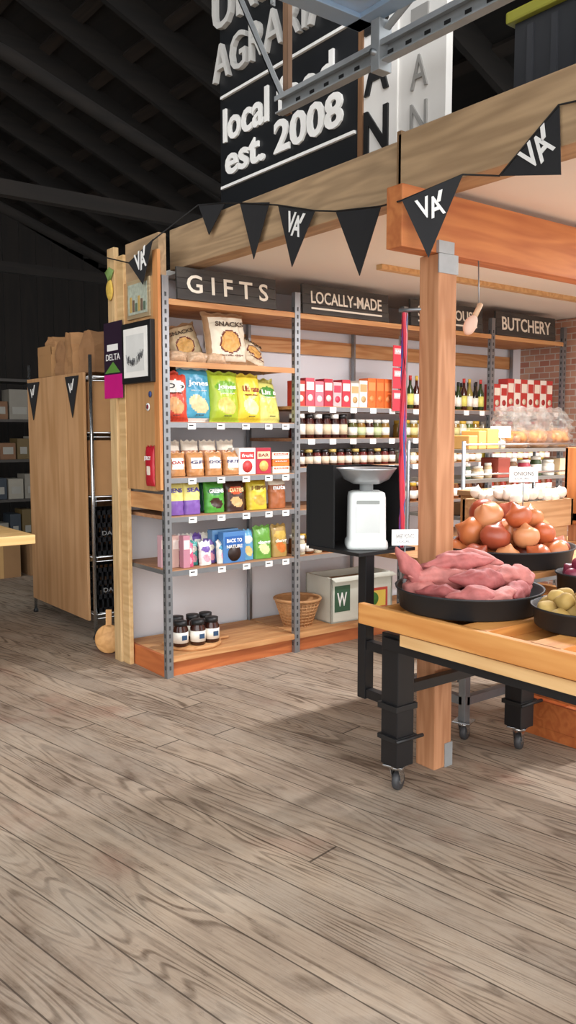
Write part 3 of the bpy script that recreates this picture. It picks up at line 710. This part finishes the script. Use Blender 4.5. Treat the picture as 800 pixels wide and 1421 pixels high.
b.box(X0,X1,Y0,Y1,.745,.765,wood('#b97433','#d99a52','y',.8))
b.box(X0-.02,X0+.012,Y0,Y1+.09,.72,.805,W_T,.005); b.box(X1-.01,X1+.02,Y0,Y1,.72,.80,W_T,.005); 
b.box(X0,X1,Y1-.02,Y1,.72,.80,wood('#c07a38','#db9f5a','x',.8),.004)
for y in (2.2,1.9,1.6,1.3,1.0): b.box(X0,X1,y-.06,y+.06,.765,.805,wood('#b97433','#d99a52','x',.8),.002)
for y in (2.30,1.95,1.6,1.25,.9): b.box(X0+.03,X1-.02,y-.05,y+.05,.725,.745,W_LT,.002)
for x in (X0+.0,2.72,X1-.08): b.box(x,x+.07,Y0,Y1-.13,.665,.712,wood('#c99a62','#e3bc84','y'),.003)
for x in (2.37,3.17): b.box(x-.025,x+.025,Y0,2.42,.615,.665,BLKM,.002)
for y in (.8,1.6,2.39): b.box(2.37,3.17,y-.025,y+.025,.615,.665,BLKM,.002)
for (x,y) in ((2.41,2.39),(3.19,2.36),(2.41,.8),(3.19,.8)):
    z0_=.12
    b.box(x-.048,x+.048,y-.048,y+.048,z0_,.68,BLKM,.004)
    b.box(x-.062,x+.062,y-.056,y+.056,.36,.385,BLK,.002); b.box(x-.062,x+.062,y-.056,y+.056,.23,.25,BLK,.002)
    b.rod((x-.065,y-.06,.24),(x+.09,y-.06,.24),.008,BLK); caster(b,x,y)
b.box(2.41,3.19,2.36,2.40,.42,.46,BLKM); b.box(3.17,3.21,.8,2.36,.42,.46,BLKM)
b.done()
b=B('scale_stand')
sx,sy=2.44,2.62
b.box(sx-.025,sx+.025,sy-.025,sy+.025,.34,.985,BLKM,.003)
b.box(sx-.02,sx+.02,2.44,sy+.02,.345,.385,BLKM,.002); b.box(sx-.02,sx+.02,2.44,sy+.02,.56,.60,BLKM,.002)
SB=mat('#0c0c0d',.8)
b.box(-.2,.14,-.2,.14,.975,.99,BLK,M=T(2.56,2.78,0))
b.box(-.19,-.182,-.02,.16,.985,1.36,SB,M=T(2.56,2.78,0)); 
b.box(-.20,.17,.15,.158,.985,1.35,SB,M=T(2.56,2.78,0))
b.box(.135,.143,-.12,.158,.985,1.35,SB,M=T(2.56,2.78,0))
b.done()
b=B('kitchen_scale')
SW=mat('#dfe3e0',.35,0,.03)
M=T(2.52,2.71,.991)@RZ(-37)
t=bmesh.new()
def loop(w,d,z,n=32,p=7):
    out=[]
    for k in range(n):
        a=6.28318*(k+.5)/n; c,s_=math.cos(a),math.sin(a)
        out.append(t.verts.new((w*math.copysign(abs(c)**(2/p),c),d*math.copysign(abs(s_)**(2/p),s_),z)))
    return out
rings=[loop(.09,.095,0),loop(.092,.097,.012),loop(.09,.095,.03),loop(.083,.085,.04),loop(.081,.078,.225),loop(.077,.074,.245),loop(.06,.055,.252)]
for a,b2 in zip(rings,rings[1:]):
    for k in range(32): t.faces.new((a[k],a[(k+1)%32],b2[(k+1)%32],b2[k]))
t.faces.new(rings[0][::-1]); t.faces.new(rings[-1]); b.add(t,SW,M,True)
b.box(-.055,.055,-.084,-.07,.07,.19,mat('#cfd3d0',.4),.004,M=M); b.box(-.05,.05,-.0855,-.083,.2,.215,mat('#8f9490'),M=M)
b.lathe([(.03,.24),(.03,.29),(.05,.295)],mat('#9a9d9e',.4,.3),M,20)
BW=mat('#aeb1b3',.32,.6,.05)
b.lathe([(0,.29),(.06,.292),(.1,.31),(.125,.352),(.136,.354),(.128,.346),(.1,.304),(.06,.284),(0,.282)],BW,M,40)
b.done()

def tub(name,x,y,z,r,h,sx=1,sy=1):
    b=B(name); b.lathe([(0,0),(r*.93,0),(r*.96,.006),(r,h),(r+.008,h+.003),(r+.006,h-.006),(r*.985,h-.012),(r*.94,.012),(0,.012)],mat('#232426',.55,.2,.15,10),T(x,y,z),48,True,sx,sy); b.done()
cx,cy_=2.56,2.15
tub('sweet_potato_tub',cx,cy_,.806,.285,.085)
b=B('sweet_potato_pile')
def spud(M,L,r,m,seed):
    t=bmesh.new(); bmesh.ops.create_icosphere(t,subdivisions=4,radius=1)
    for v in t.verts:
        q=v.co.x
        n=noise.noise(Vector((q*2.4+seed,v.co.y*1.4,v.co.z*1.4)))
        n2=noise.noise(Vector((q*7+seed,v.co.y*3,v.co.z*3)))
        k=(1+.38*n+.08*n2)*(1-.35*abs(q)**2.5)
        bend=.3*math.sin(q*2+seed)
        v.co=Vector((q*L*(1.0+.15*abs(q)**6),v.co.y*r*k+bend*r*1.5,v.co.z*r*k))
    b.add(t,m,M,True)
SP=[mat('#a65c58',.7,0,.45,30,.3),mat('#b36d66',.7,0,.45,30,.3),mat('#964c4a',.7,0,.45,30,.3)]
for k in range(8):
    spud(T(cx-.17+.048*k,cy_+R.uniform(-.02,.02),.855)@RZ(75+R.uniform(-14,14)),.12,.036,SP[k%3],k*1.7)
for k in range(10):
    a=k/10*6.28+.2; spud(T(cx+.2*math.cos(a),cy_+.2*math.sin(a),.885)@RZ(math.degrees(a)+90+R.uniform(-15,15))@RY(R.uniform(-6,6)),R.uniform(.09,.115),R.uniform(.034,.043),SP[k%3],k*2.3+9)
for k,(dx,dy,a,L_) in enumerate(((-.1,.02,-35,.14),(-.02,-.08,-20,.13),(.06,.08,-60,.13),(.1,-.04,-45,.14),(-.06,.13,-15,.12),(.0,.15,-80,.1),(.14,-.12,10,.1))):
    spud(T(cx+dx,cy_+dy,.93)@RZ(a)@RY(R.uniform(-6,6)),L_,.044,SP[(k+1)%3],k*3.3+2)
for k,(dx,dy,a,L_) in enumerate(((-.03,.03,-25,.13),(.06,.05,-60,.12))):
    spud(T(cx+dx,cy_+dy,.985)@RZ(a)@RY(R.uniform(-5,5)),L_,.04,SP[k%3],k*5.3+2)
spud(T(cx-.20,cy_+.12,.96)@RZ(-20)@RY(55),.1,.036,SP[0],3)
b.done()
ox,oy=3.13,2.42
tub('onion_tub',ox,oy,.905,.31,.08)
b=B('onion_pile')
ON=[mat('#b05a34',.35,0,.4,9),mat('#be7344',.35,0,.4,9),mat('#9a4830',.35,0,.4,9),mat('#c9895c',.35,0,.35,9)]
def pile(cx,cy_,z,R0,r,layers,mats,tip,amp):
    k=0
    for L_ in range(layers):
        rr=R0-L_*r*1.0; zz=z+r*.95+L_*r*1.3
        ringR=rr-r
        while ringR>-.01:
            n=max(1,int(6.283*max(ringR,.001)/(2*r*1.02))) if ringR>r*.7 else 1
            for q in range(n):
                a=q/n*6.283+L_*.4+ringR*9; s=r*R.uniform(.85,1.12)
                px=cx+max(0,ringR)*math.cos(a) if n>1 else cx; py=cy_+max(0,ringR)*math.sin(a) if n>1 else cy_
                b.blob(T(px,py,zz+R.uniform(-.012,.012))@RZ(R.uniform(0,360))@RX(R.uniform(-80,80))@Matrix.Diagonal((s,s,s*.88,1)),mats[k%len(mats)],2,amp,k,2.5,tip); k+=1
            ringR-=2*r*1.0
pile(ox,oy,.90,.30,.062,3,ON,.9,.03); b.done()
tub('potato_tub',2.65,1.66,.806,.205,.075)
b=B('potato_pile'); pile(2.65,1.66,.818,.195,.038,2,[mat('#b99a58',.7,0,.2,20,.1),mat('#a98a4a',.7,0,.2,20,.1)],0,.12); b.done()
tub('red_onion_tub',3.10,1.96,.806,.13,.11)
b=B('red_onion_pile'); pile(3.10,1.96,.87,.12,.04,2,[mat('#7a2a3f',.4,0,.2,15)],.6,.03); b.done()

b=B('display_cart')
W2=wood('#9c6a3e','#c08c58','x')
b.box(2.88,4.18,2.12,3.22,.88,.904,W2,.003)
for (x,y) in ((3.08,2.60),(4.0,2.60),(3.08,3.0),(4.0,3.0)):
    b.box(x-.02,x+.02,y-.02,y+.02,.1,.88,STEEL,.002); caster(b,x,y,.1)
b.box(3.08,4.0,2.58,2.62,.18,.22,STEEL); b.box(3.08,4.0,2.98,3.02,.18,.22,STEEL); b.box(3.06,3.10,2.6,3.0,.18,.22,STEEL); b.box(3.06,3.10,2.6,3.0,.5,.54,STEEL)
b.box(2.9,4.15,2.2,2.23,.84,.88,STEEL)
b.done()
b=B('wooden_apple_crate')
WC=wood('#a85524','#c8743a','x'); 
for k in range(2): b.box(3.42,4.0,2.10,2.12,.05+.15*k,.18+.15*k,WC,.002); b.box(3.42,4.0,2.5,2.52,.05+.15*k,.18+.15*k,WC,.002); b.box(3.42,3.44,2.1,2.52,.05+.15*k,.18+.15*k,WC,.002); b.box(3.98,4.0,2.1,2.52,.05+.15*k,.18+.15*k,WC,.002)
b.box(3.42,4.0,2.1,2.52,0,.05,WC); b.done()
b=B('garlic_crate'); WG=wood('#a07850','#c6a077','x')
gz=.095
b.box(3.49,3.95,2.64,2.96,.905,.905+gz,WG)
for (xa,xb,ya,yb) in ((3.47,3.97,2.62,2.64),(3.47,3.97,2.95,2.97),(3.47,3.49,2.62,2.97),(3.95,3.97,2.62,2.97)): b.box(xa,xb,ya,yb,.905+gz,1.05+gz,WG,.002)
b.box(3.49,3.95,2.64,2.95,.905+gz,.99+gz,CARD2)
for k in range(42):
    b.blob(T(3.52+.064*(k%7)+R.uniform(-.01,.01),2.66+.05*(k//7),1.05+gz+.04*R.random())@RX(R.uniform(-60,60))@RY(R.uniform(-40,40))@Matrix.Diagonal((.036,.036,.032,1)),mat('#e2d6c8',.6,0,.15,25),2,.05,k,3,1)
b.done()
b=B('kraft_tray'); b.box(3.72,4.12,3.0,3.2,.905,1.14,CARD,.004); b.box(3.70,4.14,2.99,3.21,1.14,1.17,CARD2,.004); b.done()
def tag(name,x,y,z,w=.12,h=.07,stem=.12,txt='$2.99'):
    b=B(name); b.rod((x,y,z-stem),(x,y,z),.003,STEEL,6)
    M=T(x,y,z)@RZ(-30); b.box(-w/2,w/2,-.002,.002,0,h,PAPER,M=M); b.text(txt,mat('#33363a'),M@T(-w*.35,-.002,h*.45)@FACE_Y,w*.7,h*.25,.0006); b.text('LOCAL',mat('#55585c'),M@T(-w*.3,-.002,h*.18)@FACE_Y,w*.5,h*.14,.0006); b.done()
tag('price_sign',2.41,2.36,1.045,.11,.065,.13,'SWEET POTATO'); tag('price_sign',3.23,2.40,1.27,.14,.07,.16,'ONIONS'); tag('price_sign',3.68,2.33,1.22,.13,.07,.2,'GARLIC'); tag('price_sign',4.2,3.3,1.47,.13,.07,.07)

b=B('bakery_rack')
for (x,y) in ((3.8,3.25),(5.1,3.25),(3.8,3.7),(5.1,3.7)): b.rod((x,y,0),(x,y,1.45),.012,STEEL)
for z in (.7,1.0,1.22,1.40):
    b.box(3.8,5.1,3.25,3.7,z-.02,z,mat('#7d7a74',.5,.3)); b.rod((3.8,3.24,z+.03),(5.1,3.24,z+.03),.006,CHROME)
b.done()
b=B('wrapped_gift_basket')
plas=glass('#f2f0ea',.12,.9,'plastic_wrap',.4)
for k,x in enumerate((4.45,4.68,4.9)):
    for a in range(3): b.blob(T(x-.06+.06*a,3.42,1.40+.065)@RZ(80+R.uniform(-20,20))@Matrix.Diagonal((.09,.045,.05,1)),mat('#a86c33',.7,0,.25,14),2,.06,k+a)
    b.lathe([(0,0),(.1,0),(.12,.03),(.115,.035),(.09,.01),(0,.01)],mat('#8a5f38',.7,0,.3,40),T(x,3.42,1.401),24)
    b.bag(x,3.42,1.402,.24,.27,.24,lambda u,v: plas,R.uniform(-15,15),-3,k,False,wr_=.7)
b.done()
b=B('bakery_goods')
for z in (1.0,1.22,1.40):
    x=3.88
    while x<(5.0 if z<1.4 else 4.22):
        w=R.uniform(.07,.14); h=R.uniform(.07,.13); c=R.choice(['#c9b08a','#8a3a2a','#e6e0d2','#6a4a2a','#b98a4a','#a83a4a','#3a4a2a'])
        if R.random()<.5: jar(b,x+w/2,3.33,z,w*.32,h,mat(c,.3),mat('#d8d4c8'))
        else: b.box(x,x+w-.01,3.28,3.42,z,z+h,mat(c),.006)
        x+=w
b.done()
b=B('wooden_display_box')
for (xa,xb,ya,yb) in ((4.0,4.02,2.35,2.7),(4.0,4.3,2.35,2.37),(4.28,4.3,2.35,2.7),(4.0,4.3,2.68,2.7)): b.box(xa,xb,ya,yb,1.0,1.42,wood('#a35f2c','#c47d44','z'),.003)
b.box(4.02,4.28,2.37,2.68,.905,1.02,W_ORz); b.box(4.0,4.3,2.35,2.7,1.02,1.06,W_OR); b.done()
b=B('wooden_mallet'); b.rod((2.88,2.42,2.0),(2.92,2.42,2.06),.012,mat('#c9a888')); b.blob(T(2.855,2.42,1.965)@RY(35)@Matrix.Diagonal((.03,.027,.05,1)),mat('#d6b3a0',.7)); b.rod((2.91,2.42,2.04),(2.93,2.445,2.26),.003,STEEL); b.done()
b=B('leaning_pole'); b.rod((3.02,2.72,1.75),(3.5,3.1,1.2),.01,mat('#5a4030')); b.rod((3.5,3.1,1.2),(3.55,3.14,.905),.01,mat('#5a4030')); b.done()
b=B('added_fill_housing'); b.box(3.5,4.3,2.85,3.0,2.46,2.524,WHT,.005); b.done()  # made-up housing for the added fill lamp, tucked behind the joist
b=B('added_fill_housing'); b.box(4.9,5.7,1.9,2.05,2.46,2.524,WHT,.005); b.done()  # invented box around the second fill lamp
def area(name,loc,rot,sx_,sy_,e,c):
    l=bpy.data.lights.new(name,'AREA'); l.shape='RECTANGLE'; l.size=sx_; l.size_y=sy_; l.energy=e; l.color=c
    o=bpy.data.objects.new(name,l); o.location=loc; o.rotation_euler=[math.radians(v) for v in rot]; scene.collection.objects.link(o); return o
area('added_fill_lamp',(3.9,2.93,2.455),(0,0,0),.75,.12,80,(.98,.98,1))  # added fill to brighten the shop interior and back wall
area('added_fill_lamp',(5.3,1.98,2.455),(0,0,0),.75,.12,110,(.98,.98,1))  # extra fill lamp, also added to lift the interior brightness

# ---------------------------------------------------------------- light + camera
w=bpy.data.worlds.new('sky'); scene.world=w; w.use_nodes=True
bg=w.node_tree.nodes['Background']; bg.inputs[0].default_value=(.95,.975,1,1); bg.inputs[1].default_value=2.25
s=bpy.data.lights.new('sun','SUN'); s.energy=2.35; s.angle=math.radians(70); s.color=(1,.97,.94)
so=bpy.data.objects.new('sun',s); scene.collection.objects.link(so)
so.rotation_euler=Vector((-.42,-.8,.42)).to_track_quat('Z','Y').to_euler()
cam=bpy.data.cameras.new('camera'); co=bpy.data.objects.new('camera',cam); scene.collection.objects.link(co)
co.location=(0,0,1.5); co.rotation_euler=(math.radians(84.54),0,math.radians(-37.5))
cam.sensor_fit='VERTICAL'; cam.sensor_height=24; cam.lens=24*1150/1421; cam.clip_start=.05
scene.camera=co
